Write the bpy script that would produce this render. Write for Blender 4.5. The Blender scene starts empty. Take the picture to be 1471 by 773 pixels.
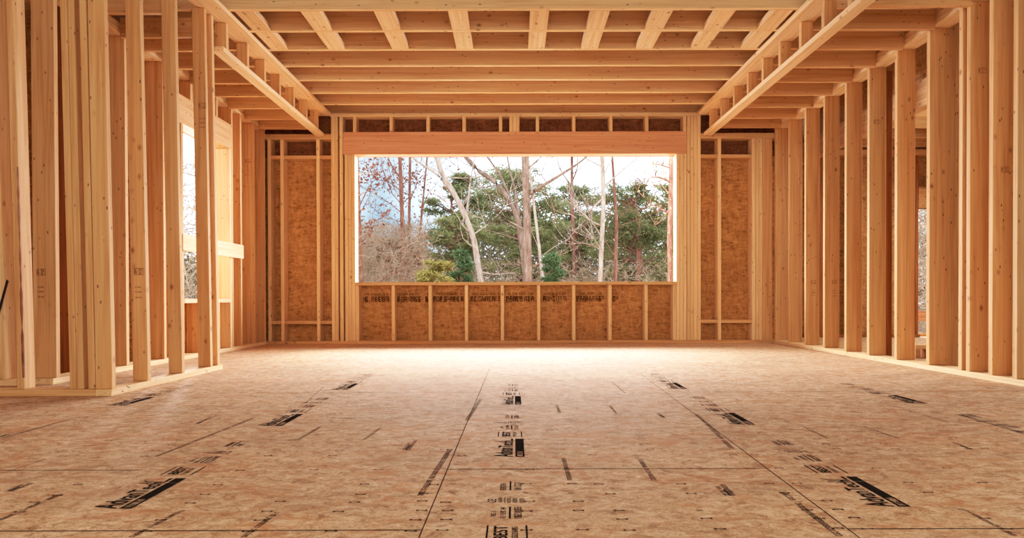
import bpy, bmesh, math, random
from mathutils import Vector, Matrix, Euler
random.seed(7)
R = math.radians
COL = bpy.context.scene.collection
F, CX, HY, CAMZ = 960.0, 739.0, 428.0, 0.52      # focal length (px), vanishing point (px), eye height (m)

def at(px, py, Y):
    return Vector(((px-CX)*Y/F, Y, CAMZ+(HY-py)*Y/F))
def fl(px, py):                                   # a point of the floor
    Y = F*CAMZ/(py-HY)
    return Vector(((px-CX)*Y/F, Y, 0.0))
def bx(px, Y=7.55):
    return (px-CX)*Y/F

# ------------------------------------------------------------------ materials
class N:
    def __init__(s, name):
        s.m = bpy.data.materials.new(name); s.m.use_nodes = True
        s.t = s.m.node_tree; s.n = s.t.nodes; s.l = s.t.links
        s.b = s.n['Principled BSDF']
    def new(s, k, **kw):
        n = s.n.new(k)
        for a, v in kw.items():
            if a[0] == '_': n.inputs[a[1:].replace('_', ' ')].default_value = v
            else: setattr(n, a, v)
        return n
    def link(s, a, b): s.l.new(a, b)
    def coord(s, scale, rand=True, rot=(0, 0, 0)):
        tc = s.new('ShaderNodeTexCoord')
        src = tc.outputs['Object']
        if rand:
            oi = s.new('ShaderNodeObjectInfo')
            cx = s.new('ShaderNodeVectorMath', operation='SCALE'); cx.inputs[0].default_value = (37.1, 53.7, 91.3)
            s.link(oi.outputs['Random'], cx.inputs['Scale'])
            ad = s.new('ShaderNodeVectorMath', operation='ADD')
            s.link(src, ad.inputs[0]); s.link(cx.outputs[0], ad.inputs[1]); src = ad.outputs[0]
        mp = s.new('ShaderNodeMapping'); mp.inputs['Scale'].default_value = scale; mp.inputs['Rotation'].default_value = rot
        s.link(src, mp.inputs['Vector'])
        return mp.outputs[0]
    def noise(s, vec, scale, detail=4, rough=.55, dist=0):
        n = s.new('ShaderNodeTexNoise', _Scale=scale, _Detail=detail, _Roughness=rough, _Distortion=dist)
        s.link(vec, n.inputs['Vector']); return n.outputs['Fac']
    def vor(s, vec, scale, out='Distance'):
        n = s.new('ShaderNodeTexVoronoi', _Scale=scale); s.link(vec, n.inputs['Vector']); return n.outputs[out]
    def ramp(s, fac, stops):
        r = s.new('ShaderNodeValToRGB'); e = r.color_ramp.elements
        while len(e) < len(stops): e.new(.5)
        for k, (p, c) in enumerate(stops):
            e[k].position = p
            e[k].color = (*c, 1) if not isinstance(c, (int, float)) else (c, c, c, 1)
        s.link(fac, r.inputs['Fac']); return r.outputs['Color']
    def mix(s, a, b, fac, mode='MIX'):
        m = s.new('ShaderNodeMix', data_type='RGBA', blend_type=mode)
        for sock, v in ((m.inputs[0], fac), (m.inputs[6], a), (m.inputs[7], b)):
            if hasattr(v, 'node'): s.link(v, sock)
            elif isinstance(v, (int, float)): sock.default_value = v
            else: sock.default_value = (*v, 1)
        return m.outputs[2]
    def math(s, op, a, b=None):
        m = s.new('ShaderNodeMath', operation=op)
        for i, v in enumerate((a, b)):
            if v is None: continue
            if hasattr(v, 'node'): s.link(v, m.inputs[i])
            else: m.inputs[i].default_value = v
        return m.outputs[0]
    def done(s, col, rough=.7, spec=.25, bump=None, bstr=.2, bdist=.002):
        if hasattr(col, 'node'): s.link(col, s.b.inputs['Base Color'])
        else: s.b.inputs['Base Color'].default_value = (*col, 1)
        s.b.inputs['Roughness'].default_value = rough
        s.b.inputs['Specular IOR Level'].default_value = spec
        if bump is not None:
            b = s.new('ShaderNodeBump', _Strength=bstr, _Distance=bdist)
            s.link(bump, b.inputs['Height']); s.link(b.outputs[0], s.b.inputs['Normal'])
        return s.m
def lin(r, g, b):
    f = lambda v: (v/255/12.92 if v/255 <= .04045 else ((v/255+.055)/1.055)**2.4)
    return (f(r), f(g), f(b))

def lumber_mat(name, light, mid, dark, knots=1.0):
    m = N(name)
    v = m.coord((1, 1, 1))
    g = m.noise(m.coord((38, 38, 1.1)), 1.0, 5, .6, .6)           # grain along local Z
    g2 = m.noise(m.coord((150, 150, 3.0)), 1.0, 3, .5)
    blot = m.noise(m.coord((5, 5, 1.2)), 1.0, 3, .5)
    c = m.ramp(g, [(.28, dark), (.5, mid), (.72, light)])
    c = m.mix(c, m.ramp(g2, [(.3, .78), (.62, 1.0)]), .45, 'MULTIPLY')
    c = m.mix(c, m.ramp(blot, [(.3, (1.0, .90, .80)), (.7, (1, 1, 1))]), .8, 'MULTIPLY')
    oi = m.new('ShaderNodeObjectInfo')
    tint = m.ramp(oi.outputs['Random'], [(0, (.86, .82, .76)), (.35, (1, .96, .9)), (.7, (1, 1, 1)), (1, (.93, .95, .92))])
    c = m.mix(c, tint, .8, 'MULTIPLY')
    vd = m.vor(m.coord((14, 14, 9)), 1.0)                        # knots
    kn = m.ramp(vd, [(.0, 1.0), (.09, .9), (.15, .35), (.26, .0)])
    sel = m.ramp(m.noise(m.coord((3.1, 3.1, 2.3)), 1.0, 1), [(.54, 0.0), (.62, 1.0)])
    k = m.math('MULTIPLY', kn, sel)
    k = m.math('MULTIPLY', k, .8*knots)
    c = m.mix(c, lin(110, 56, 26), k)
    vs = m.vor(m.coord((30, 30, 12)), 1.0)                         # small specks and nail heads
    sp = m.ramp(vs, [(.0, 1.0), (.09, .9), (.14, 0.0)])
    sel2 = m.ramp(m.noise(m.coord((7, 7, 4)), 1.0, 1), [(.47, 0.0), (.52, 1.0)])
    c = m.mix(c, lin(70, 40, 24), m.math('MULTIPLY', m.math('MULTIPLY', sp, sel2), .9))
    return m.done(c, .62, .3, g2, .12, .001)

MAT = {}
MAT['lumber'] = lumber_mat('spruce lumber', lin(226, 190, 146), lin(214, 173, 126), lin(194, 144, 94))
MAT['pale'] = lumber_mat('pale lit lumber', lin(244, 219, 182), lin(236, 206, 165), lin(218, 180, 134))  # lighter copy of the spruce, with light put into its colour for lit boards
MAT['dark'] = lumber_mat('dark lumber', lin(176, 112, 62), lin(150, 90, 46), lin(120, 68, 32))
MAT['header'] = lumber_mat('reddish header lumber', lin(226, 182, 150), lin(214, 164, 132), lin(196, 142, 110), .4)

def osb_mat(name, cols, dim=1.0):
    m = N(name)
    def flakes(sc, rot):
        v = m.coord(sc, False, rot)
        w = m.new('ShaderNodeTexNoise', _Scale=.35, _Detail=2); m.link(v, w.inputs['Vector'])
        ad = m.new('ShaderNodeVectorMath', operation='MULTIPLY_ADD'); ad.inputs[1].default_value = (1.6, 1.6, 1.6)
        m.link(w.outputs['Color'], ad.inputs[0]); m.link(v, ad.inputs[2])
        n = m.new('ShaderNodeTexVoronoi', _Scale=1.0); m.link(ad.outputs[0], n.inputs['Vector'])
        s = m.new('ShaderNodeSeparateColor'); m.link(n.outputs['Color'], s.inputs[0]); return s.outputs[0]
    f1 = flakes((14, 14, 46), (.5, .9, .3)); f2 = flakes((44, 44, 15), (.2, -.5, .8)); f3 = flakes((26, 70, 70), (.9, .2, -.5))
    fm = m.math('MULTIPLY_ADD', f1, .45); 
    a = m.math('MULTIPLY', f1, .4); b = m.math('MULTIPLY', f2, .35); d = m.math('MULTIPLY', f3, .25)
    t = m.math('ADD', m.math('ADD', a, b), d)
    fine = m.noise(m.coord((60, 60, 130), False), 1.0, 5, .7, 1.5)
    mid = m.noise(m.coord((6, 6, 20), False, (0, .15, 0)), 1.0, 7, .72, 4.0)
    t = m.math('ADD', m.math('MULTIPLY', t, .30), m.math('ADD', m.math('MULTIPLY', fine, .25), m.math('MULTIPLY', mid, .45)))
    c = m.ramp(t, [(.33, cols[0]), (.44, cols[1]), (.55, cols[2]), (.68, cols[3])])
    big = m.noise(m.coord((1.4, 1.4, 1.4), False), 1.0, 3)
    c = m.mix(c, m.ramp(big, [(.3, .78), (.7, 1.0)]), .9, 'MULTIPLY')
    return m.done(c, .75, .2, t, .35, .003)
MAT['osb'] = osb_mat('oriented strand board', [lin(122, 80, 46), lin(178, 130, 80), lin(198, 150, 96), lin(220, 176, 120)])
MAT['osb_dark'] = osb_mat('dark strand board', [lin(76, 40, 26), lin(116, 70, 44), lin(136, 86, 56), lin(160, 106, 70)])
MAT['osb_pale'] = osb_mat('pale strand board', [lin(176, 116, 62), lin(214, 156, 92), lin(226, 172, 108), lin(240, 194, 132)])

def floor_mat():
    m = N('subfloor panel')
    s1 = m.noise(m.coord((19, 25, 9), False), 1.0, 10, .78, .8)
    s2 = m.noise(m.coord((95, 150, 40), False), 1.0, 6, .75, 1.2)
    s3 = m.noise(m.coord((1.6, 2.6, 1), False), 1.0, 5, .6)
    s4 = m.noise(m.coord((5, 11, 5), False), 1.0, 6, .7, 1.2)
    c = m.ramp(s1, [(.34, lin(146, 112, 80)), (.45, lin(203, 168, 134)), (.53, lin(221, 190, 159)), (.65, lin(243, 221, 194))])
    c = m.mix(c, m.ramp(s2, [(.40, (.50, .43, .38)), (.5, (1, 1, 1)), (.75, (1.0, 1.0, 1.0))]), .8, 'MULTIPLY')
    red = m.ramp(s4, [(.50, 0.0), (.66, .75)])
    c = m.mix(c, lin(196, 136, 92), red)
    grey = m.ramp(m.noise(m.coord((2.3, 4.5, 2), False, (0, 0, .4)), 1.0, 5, .65, .7), [(.52, 0.0), (.72, .45)])
    c = m.mix(c, lin(164, 132, 100), grey)
    c = m.mix(c, m.ramp(s3, [(.3, .80), (.65, 1.0)]), .8, 'MULTIPLY')
    return m.done(c, .75, .12, s2, .12, .001)
MAT['floor'] = floor_mat()

def flat_mat(name, c, rough=.8, spec=.2, vary=.25, scale=8):
    m = N(name)
    v = m.noise(m.coord((scale,)*3, False), 1.0, 3)
    return m.done(m.mix(c, m.ramp(v, [(.3, 1-vary), (.7, 1.0)]), 1.0, 'MULTIPLY'), rough, spec)
MAT['ink'] = flat_mat('black ink', lin(46, 41, 38), 1.0, .0, .5, 90)
MAT['ink_grey'] = flat_mat('worn ink', lin(84, 66, 52), 1.0, .0, .4, 120)
MAT['ink_brown'] = flat_mat('faded brown ink', lin(134, 84, 48), .8, .1, .3, 60)
MAT['ink_wall'] = flat_mat('board print', lin(100, 56, 30), .8, .1, .4, 60)
MAT['strap'] = flat_mat('black strap', lin(30, 22, 20), .6, .3)

def leaf_mat(name, cols, sc=1.3):
    m = N(name)
    v = m.noise(m.coord((sc,)*3, False), 1.0, 5, .7)
    cols = [tuple(q*.70 for q in k) for k in cols]
    c = m.ramp(v, [(.28, cols[0]), (.48, cols[1]), (.68, cols[2])])
    m.done(c, .8, .1)
    # thin leaves let light through
    tr = m.new('ShaderNodeBsdfTranslucent'); m.link(c, tr.inputs['Color'])
    ms = m.new('ShaderNodeMixShader', _Fac=.35); m.link(m.b.outputs[0], ms.inputs[1]); m.link(tr.outputs[0], ms.inputs[2])
    m.link(ms.outputs[0], m.n['Material Output'].inputs['Surface'])
    return m.m
MAT['pine'] = leaf_mat('pine needles', [lin(118, 124, 76), lin(174, 174, 116), lin(220, 212, 160)])
MAT['pine_dark'] = leaf_mat('dark pine needles', [lin(96, 106, 68), lin(150, 154, 102), lin(200, 194, 142)])
MAT['fir'] = leaf_mat('bluish fir needles', [lin(70, 100, 68), lin(116, 150, 104), lin(160, 180, 130)])
MAT['yellow_leaf'] = leaf_mat('yellow green leaves', [lin(120, 112, 62), lin(160, 150, 86), lin(196, 182, 112)])
MAT['red_leaf'] = leaf_mat('dry red leaves', [lin(130, 70, 50), lin(176, 108, 82), lin(206, 150, 118)])
MAT['brush'] = leaf_mat('dry brush', [lin(146, 112, 88), lin(196, 164, 136), lin(232, 208, 184)], 2.0)
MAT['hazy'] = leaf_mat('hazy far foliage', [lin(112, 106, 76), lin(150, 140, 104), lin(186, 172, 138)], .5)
def bark(name, a, b, c):
    m = N(name)
    v = m.noise(m.coord((14, 14, 4), True), 1.0, 6, .7, .5)
    a, b, c = [tuple(q*.80 for q in k) for k in (a, b, c)]
    return m.done(m.ramp(v, [(.3, a), (.5, b), (.7, c)]), .9, .1, v, .5, .02)
MAT['bark'] = bark('grey brown bark', lin(112, 86, 74), lin(160, 132, 116), lin(200, 176, 160))
MAT['bark_pale'] = bark('pale bark', lin(150, 122, 104), lin(214, 190, 172), lin(244, 230, 216))
MAT['bark_red'] = bark('reddish bark', lin(110, 70, 56), lin(158, 110, 92), lin(196, 152, 134))
MAT['ground'] = leaf_mat('leaf litter', [lin(120, 92, 66), lin(160, 128, 96), lin(190, 160, 124)])

# ------------------------------------------------------------------ building helpers
GAP = 0.0006
def link(name, me, mat, parent=None):
    o = bpy.data.objects.new(name, me); COL.objects.link(o)
    if mat is not None and not me.materials: me.materials.append(MAT[mat])
    if parent is not None: o.parent = parent
    return o
def tag(o, label, cat, group=None, kind='thing'):
    o['label'] = label; o['category'] = cat; o['kind'] = kind
    if group: o['group'] = group
    return o
def struct(o, label=None):
    o['kind'] = 'structure'
    if label: o['label'] = label
    return o
def box_bm(x0, x1, y0, y1, z0, z1, bev=.0018):
    bm = bmesh.new()
    bmesh.ops.create_cube(bm, size=1)
    for v in bm.verts:
        v.co = Vector((x0+(v.co.x+.5)*(x1-x0), y0+(v.co.y+.5)*(y1-y0), z0+(v.co.z+.5)*(z1-z0)))
    if bev:
        bmesh.ops.bevel(bm, geom=bm.edges[:], offset=bev, segments=1, affect='EDGES', profile=.5)
    return bm
def to_mesh(bm, name):
    me = bpy.data.meshes.new(name); bm.to_mesh(me); bm.free(); return me
AXR = {'z': Matrix.Identity(3),
       'x': Matrix(((0, 0, 1), (1, 0, 0), (0, 1, 0))),      # local z -> world x
       'y': Matrix(((0, 1, 0), (0, 0, 1), (1, 0, 0)))}      # local z -> world y
def lumber(name, X, Y, Z, label, cat, mat='lumber', group=None, lean=(0, 0)):
    """one sawn board: X, Y, Z are (low, high) in metres; local Z runs along the board; lean shifts its top (dx, dy)"""
    d = [X[1]-X[0], Y[1]-Y[0], Z[1]-Z[0]]
    ax = 'xyz'[d.index(max(d))]
    M = AXR[ax]
    c = Vector((X[0]+d[0]/2, Y[0]+d[1]/2, Z[0]+d[2]/2))
    org = c.copy(); org['xyz'.index(ax)] = (X[0], Y[0], Z[0])['xyz'.index(ax)]
    ld = M.transposed() @ Vector(d); ld = [abs(q) for q in ld]
    g = GAP
    bm = box_bm(-ld[0]/2+g, ld[0]/2-g, -ld[1]/2+g, ld[1]/2-g, g, ld[2]-g)
    if lean != (0, 0):
        for v in bm.verts:
            t = v.co.z/ld[2]; v.co.x += lean[0]*t; v.co.y += lean[1]*t
    o = link(name, to_mesh(bm, name), mat)
    o.matrix_world = Matrix.Translation(org) @ M.to_4x4()
    tag(o, label, cat, group)
    return o
def quads_mesh(name, quads):
    me = bpy.data.meshes.new(name)
    vs, fs = [], []
    for q in quads:
        b = len(vs); vs.extend(q); fs.append(tuple(range(b, b+len(q))))
    me.from_pydata([tuple(v) for v in vs], [], fs); me.update()
    return me
def rect(u0, u1, v0, v1): return [(u0, v0), (u1, v0), (u1, v1), (u0, v1)]
def strokes(L, H, rng, u=0, v=0, fill=.85):
    """unreadable small print: narrow letter-like strokes in a strip L long and H high"""
    out = []; p = 0.0; w = H*.55
    while p+w < L:
        if rng.random() < .12: p += w*.9; continue
        k = rng.random(); t = w*.24
        out.append(rect(u+p, u+p+t, v, v+H))
        if k < .7: out.append(rect(u+p+w-t*1.2, u+p+w-t*.2, v, v+H*(1 if k < .45 else .55)))
        if k > .25: out.append(rect(u+p, u+p+w*.8, v+H*.82, v+H))
        if k > .5: out.append(rect(u+p, u+p+w*.8, v, v+H*.16))
        if .2 < k < .8: out.append(rect(u+p, u+p+w*.7, v+H*.42, v+H*.57))
        p += w*1.25
    return out
def slab(name, us, vs, holes, t0, t1, plane, mat, parent=None):
    """sheet in the XZ plane ('y' thickness) or YZ plane ('x' thickness) or XY plane ('z'); holes = set of (i, j) cells left open"""
    bm = bmesh.new(); cache = {}
    def P(i, j, t):
        if (i, j, t) not in cache:
            u, v = us[i], vs[j]
            co = {'y': (u, t, v), 'x': (t, u, v), 'z': (u, v, t)}[plane]
            cache[(i, j, t)] = bm.verts.new(co)
        return cache[(i, j, t)]
    solid = lambda i, j: 0 <= i < len(us)-1 and 0 <= j < len(vs)-1 and (i, j) not in holes
    for i in range(len(us)-1):
        for j in range(len(vs)-1):
            if not solid(i, j): continue
            for t in (t0, t1):
                bm.faces.new([P(i, j, t), P(i+1, j, t), P(i+1, j+1, t), P(i, j+1, t)])
            for (a, b, di, dj) in (((i, j), (i+1, j), 0, -1), ((i+1, j), (i+1, j+1), 1, 0), ((i+1, j+1), (i, j+1), 0, 1), ((i, j+1), (i, j), -1, 0)):
                if not solid(i+di, j+dj):
                    bm.faces.new([P(*a, t0), P(*b, t0), P(*b, t1), P(*a, t1)])
    bmesh.ops.recalc_face_normals(bm, faces=bm.faces[:])
    return struct(link(name, to_mesh(bm, name), mat, parent))
ORD = 'zero first second third fourth fifth sixth seventh eighth ninth tenth eleventh twelfth thirteenth fourteenth fifteenth'.split()

def stamp(board, world_pt, w=.055, h=.04, face='-y', extra=True, seed=1):
    """small grey grade stamp printed on a board face that looks towards the camera"""
    rng = random.Random(seed)
    q = [rect(0, w, 0, h*.06), rect(0, w, h*.94, h), rect(0, w*.03, 0, h), rect(w*.97, w, 0, h), rect(w*.5, w*.53, 0, h)]
    q += strokes(w*.42, h*.6, rng, w*.06, h*.2) + strokes(w*.40, h*.32, rng, w*.56, h*.55) + strokes(w*.40, h*.28, rng, w*.56, h*.14)
    if extra:
        for k in (1.9, 2.6, 3.4): q += strokes(w*.75, h*.22, rng, w*.1, -h*k)
    p = Vector(world_pt)
    me = quads_mesh('grade_stamp', [[Vector((p.x+u, p.y-.0012, p.z+v)) for u, v in r] for r in q])
    o = link('grade_stamp', me, 'ink_brown')
    o.parent = board; o.matrix_parent_inverse = board.matrix_world.inverted()
    o['label'] = 'grey printed grade stamp'
    return o

# ------------------------------------------------------------------ the setting
XL, XR, YB = -2.80, 2.93, 7.55
floor = slab('floor', [-5.2, 6.6], [-4.0, 8.9], set(), -.03, 0.0, 'z', 'floor')
floor['label'] = 'tan strand board subfloor with black printed marks and panel seams'
PZ = .0012
def floor_part(name, quads, org, ang=0.0, mat='ink', label=None):
    """quads (u along the print, v up the letters); u runs away from the camera, v to the left"""
    ca, sa = math.cos(ang), math.sin(ang)
    U, V = Vector((sa, ca, 0)), Vector((-ca, sa, 0))
    me = quads_mesh(name, [[org+U*u+V*v+Vector((0, 0, PZ)) for u, v in q] for q in quads])
    o = link(name, me, mat, floor)
    if label: o['label'] = label
    return o
def text_polys(body, L, H, bold=.012):
    cu = bpy.data.curves.new('lettering', 'FONT'); cu.body = body; cu.offset = bold; cu.resolution_u = 3
    t = bpy.data.objects.new('lettering', cu); COL.objects.link(t)
    dg = bpy.context.evaluated_depsgraph_get(); dg.update()
    me = bpy.data.meshes.new_from_object(t.evaluated_get(dg))
    bpy.data.objects.remove(t); bpy.data.curves.remove(cu)
    xs = [v.co.x for v in me.vertices]; ys = [v.co.y for v in me.vertices]
    x0, x1, y0, y1 = min(xs), max(xs), min(ys), max(ys)
    P = [((v.co.x-x0)/(x1-x0)*L, (v.co.y-y0)/(y1-y0)*H) for v in me.vertices]
    out = [[P[i] for i in p.vertices] for p in me.polygons]
    bpy.data.meshes.remove(me)
    return out
rng = random.Random(3)
def logo(X, Y0, ang=0.0, last=False):
    org = Vector((X, Y0, 0))
    q = [[(u, v*(1-1.5*u)+.008) for u, v in p] for p in text_polys('AdvanTech', .238, .066, .014)]
    q += [rect(.222, .226, .052, .075), rect(.243, .277, .008, .016), rect(.236, .241, .022, .062), [(.236, .062), (.241, .062), (.262, .082), (.259, .082)]]
    # bar with a lighter lettered box at its near end and a hairline across it
    w = -.030
    q += [rect(.075, .226, w, 0), rect(.230, .277, w, 0), rect(0, .075, w, w+.006), rect(0, .075, -.006, 0), rect(0, .008, w, 0)]
    q += [r for r in strokes(.058, .015, rng, .012, w+.0075)]
    floor_part('brand_stamp', q, org, ang, 'ink', 'black brand lettering beside a solid black bar')
    s = []
    s += [rect(.315, .41, .062, .066), rect(.315, .41, -.026, -.022)]
    s += [[(u+.322, v+.018) for u, v in p] for p in text_polys('BEST', .084, .032, .02)] + strokes(.085, .013, rng, .32, -.004)
    s += [rect(.458, .545, .012, .0165)] + strokes(.085, .018, rng, .46, -.014) + strokes(.085, .013, rng, .46, .024) + strokes(.05, .012, rng, .475, .048)
    s += strokes(.045, .012, rng, .58, -.022) + strokes(.045, .012, rng, .58, -.004) + strokes(.045, .010, rng, .58, .012) + [rect(.58, .626, .027, .029)] + strokes(.045, .01, rng, .58, .035) + strokes(.03, .022, rng, .585, .05)
    s += [rect(.69, .776, .012, .0165)] + strokes(.085, .02, rng, .69, -.016) + strokes(.085, .016, rng, .69, .026)
    floor_part('printed_panel_text', s, org, ang, 'ink', 'rows of small black panel print')
for X, Ys in ((-.98, (1.65, 2.72, 3.79)), (.002, (1.11, 2.18, 3.25)), (.950, (1.65, 2.72, 3.79)), (-1.93, (3.25,)), (1.98, (3.25, 2.18))):
    for y in Ys: logo(X, y, R(1.2) if X > .5 else 0)
# single lines of small print running away from the camera
lines = [((606, 714), (650, 645), .016), ((673, 604), (693, 573), .016), ((524, 632), (549, 614), .012), ((429, 632), (461, 613), .012),
         ((352, 772), (401, 736), .013), ((190, 772), (258, 736), .013), ((0, 747), (92, 708), .014), ((226, 655), (366, 600), .014),
         ((0, 680), (64, 659), .008), ((5, 628), (116, 597), .014), ((921, 659), (943, 692), .014), ((1003, 596), (1055, 646), .015),
         ((1129, 709), (1212, 773), .015), ((1154, 614), (1192, 632), .008), ((1242, 614), (1293, 632), .010), ((1392, 736), (1463, 773), .012),
         ((1377, 597), (1471, 624), .014), ((1263, 579), (1365, 609), .010), ((812, 659), (822, 691), .014), ((801, 582), (806, 594), .013),
         ((877, 583), (886, 594), .012), ((181, 596), (230, 580), .007), ((255, 596), (300, 582), .006), ((440, 578), (466, 554), .006), ((878, 548), (900, 566), .008)]
for (a, b, h) in lines:
    A, B = sorted((fl(*a), fl(*b)), key=lambda p: p.y)
    d = B-A
    floor_part('printed_line', strokes(d.length, h, rng), A, math.atan2(d.x, d.y), 'ink_grey')
for (a, b, w) in (((17, 705), (50, 692), .03), ((588, 647), (599, 633), .03), ((1040, 697), (1058, 714), .035), ((1370, 637), (1400, 648), .02), ((285, 608), (312, 596), .02), ((957, 601), (946, 594), .02), ((0, 627), (20, 620), .02)):
    A, B = sorted((fl(*a), fl(*b)), key=lambda p: p.y); d = B-A
    q = strokes(d.length, w*.4, rng) + strokes(d.length*.8, w*.3, rng, 0, w*.6) + [rect(0, d.length*.5, w*.42, w*.55)]
    floor_part('printed_line', q, A, math.atan2(d.x, d.y), 'ink')
# nail marks: short dashes with a dot at either end
nq = []
for X in (-2.6, -2.2, -1.85, -1.5, -1.22, -.82, -.60, -.42, -.235, -.17, .035, .16, .245, .46, .72, .79, 1.1, 1.3, 1.62, 1.9, 2.2, 2.5):
    for Y in (1.49, 1.565, 1.625, 1.70, 1.77, 1.86, 2.02, 2.2, 2.28, 2.36, 2.45, 2.62, 2.8, 3.0, 3.3, 3.67):
        if rng.random() < .28 and Y not in (1.49,): continue
        x, y = X+rng.uniform(-.012, .012), Y+rng.uniform(-.006, .006)
        w = .011; k = rng.random()
        nq.append(rect(y-.0012, y+.0012, -x-w*.8, -x+w*.8))
        if k < .8: nq += [rect(y-.004, y+.004, -x-w-.003, -x-w+.003), rect(y-.004, y+.004, -x+w-.003, -x+w+.003)]
        if k > .6: nq += [rect(y+.005, y+.0065, -x-w*.7, -x+w*.7)]
o = floor_part('nail_marks', nq, Vector((0, 0, 0)), 0, 'ink_grey', 'small printed nailing marks'); o['kind'] = 'stuff'
# panel seams
def seam(a, b, w=.0028):
    d = b-a; n = Vector((-d.y, d.x, 0)).normalized()*w/2
    return [a+n, a-n, b-n, b+n]
sq = [seam(Vector((-.2095, 1.3, 0)), Vector((-.185, 4.9, 0))), seam(Vector((.738, 1.3, 0)), Vector((.86, 4.6, 0)))]
for x0, x1, Y in ((-2.6, -1.13, 2.024), (-.2, .77, 2.024), (-3.5, -.21, 1.492), (.745, 3.5, 1.492), (-3.0, -.19, 3.67), (.83, 2.9, 3.67), (-.19, .84, 5.2), (-2.7, -.18, 6.0)):
    sq.append(seam(Vector((x0, Y, 0)), Vector((x1, Y, 0)), .0042))
seams = link('panel_seam', quads_mesh('panel_seam', [[p+Vector((0, 0, PZ*.8)) for p in q] for q in sq]), 'ink_grey', floor)

# back wall sheathing with the big rough opening
ox0, ox1, oz0, oz1 = bx(510.6), bx(971.7), .701, 2.14
wb = slab('wall_back', [-2.95, ox0, ox1, 3.08], [.0, oz0, oz1], {(1, 1)}, 7.692, 7.706, 'y', 'osb')
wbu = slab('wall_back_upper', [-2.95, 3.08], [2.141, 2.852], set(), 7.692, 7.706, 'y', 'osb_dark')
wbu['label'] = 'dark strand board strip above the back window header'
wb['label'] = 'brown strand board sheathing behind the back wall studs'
q = []
for a, b in ((521, 560), (571, 606), (611, 617), (622, 668), (676, 719), (727, 768), (780, 815), (828, 868), (875, 888)):
    L = (b-a)*7.69/F; x = (a-CX)*7.69/F
    for r in strokes(L, .060, rng, x, .52+(HY-433.5)*7.69/F)+strokes(L*.9, .03, rng, x+.02, .52+(HY-424)*7.69/F)+strokes(L, .052, rng, x+.006, .52+(HY-432)*7.69/F):
        q.append([(u, 7.6905, v) for u, v in r])
link('printed_line', quads_mesh('printed_line', q), 'ink_wall', wb)['label'] = 'faded dark print along the board top'
# left wall sheathing with its smaller opening, a strip above the plates both sides
wl = slab('wall_left', [5.25, 5.672, 6.588, 7.69], [0, .52, 2.0, 2.84], {(1, 1)}, -2.958, -2.944, 'x', 'osb_pale')
wl['label'] = 'strand board sheathing outside the left stud wall'
wlr = slab('wall_left_return', [-4.104, -2.96], [0, 2.859], set(), 5.22, 5.235, 'y', 'osb')
wlo = slab('wall_left_outer', [-4.0, 5.235], [0, 2.859], set(), -4.12, -4.105, 'x', 'osb')
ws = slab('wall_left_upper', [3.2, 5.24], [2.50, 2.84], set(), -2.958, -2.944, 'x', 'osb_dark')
wr = slab('wall_right_upper', [3.3, 7.55], [2.50, 2.84], set(), 3.04, 3.054, 'x', 'osb')
# side room beyond the right wall
fx0, fx1 = 5.22, 6.35
wf = slab('wall_side_room', [3.06, fx0, fx1, 6.6], [0.0, .04, 1.67, 2.85], {(1, 1)}, 8.76, 8.775, 'y', 'osb')
wf['label'] = 'far strand board wall of the side room seen between studs'
slab('wall_side_blocker', [7.708, 8.758], [0, 2.859], set(), 3.062, 3.074, 'x', 'osb')  # added sheet, shuts the slot where outside light leaked in
wso = slab('wall_side_outer', [-4.0, 8.76], [0, 2.85], set(), 6.58, 6.595, 'x', 'osb_dark')
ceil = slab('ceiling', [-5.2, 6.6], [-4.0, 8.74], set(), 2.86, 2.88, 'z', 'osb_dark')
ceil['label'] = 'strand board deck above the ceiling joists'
slab('wall_rear_blocker', [-5.2, 6.6], [0, 2.859], set(), -4.02, -4.0, 'y', 'osb')  # unseen wall, added to keep sky light from entering behind the camera
T, W4, W6 = .038, .089, .140

# ------------------------------------------------------------------ back wall framing
lumber('bottom_plate', (XL-.14, XR+.14), (YB, YB+W6), (0, T), 'long bottom plate under the back wall studs and window', 'floor plate')
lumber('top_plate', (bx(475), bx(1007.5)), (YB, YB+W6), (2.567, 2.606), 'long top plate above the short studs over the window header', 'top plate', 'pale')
lumber('window_header', (bx(493.9), bx(986.6)), (YB-.004, YB+W6), (2.141, 2.395), 'wide reddish header beam across the top of the window opening', 'header beam', 'header')
lumber('window_sill_plate', (ox0, ox1), (YB-.004, YB+W6), (.664, .701), 'long horizontal sill plate under the window opening', 'sill plate')
def bstud(px, z0, z1, label, name='wall_stud', cat='stud', group=None, mat='pale'):
    return lumber(name, (bx(px), bx(px)+T), (YB, YB+W6), (z0, z1), label, cat, mat, group)
cr = [510.8, 562.3, 615.5, 667.5, 719.3, 771.4, 821.9, 874.0, 925.9, 966.7]
for i, p in enumerate(cr):
    lab = ('short cripple stud under the window sill, tight against the left jamb' if i == 0 else
           'short cripple stud under the window sill, tight against the right jamb' if i == 9 else
           f'short cripple stud under the window sill, {ORD[i]} free-standing one from the left jamb')
    bstud(p, T, .664, lab, 'cripple_stud', 'cripple stud', 'cripple studs under the window sill')
up = [508.2, 560.6, 613.2, 665.0, 717.3, 732.3, 737.2, 742.1, 770.4, 822.4, 875.4, 927.0, 981.3]
for i, p in enumerate(up):
    n = {5: 'left one of the tight three in the middle', 6: 'centre one of the tight three in the middle', 7: 'right one of the tight three in the middle'}.get(i)
    if n is None: n = f'{ORD[i+1]} from the left end' if i < 5 else f'{ORD[13-i]} from the right end'
    bstud(p, 2.395, 2.567, f'short cripple stud above the window header, {n}', 'cripple_stud', 'cripple stud', 'cripple studs above the header')
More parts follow.
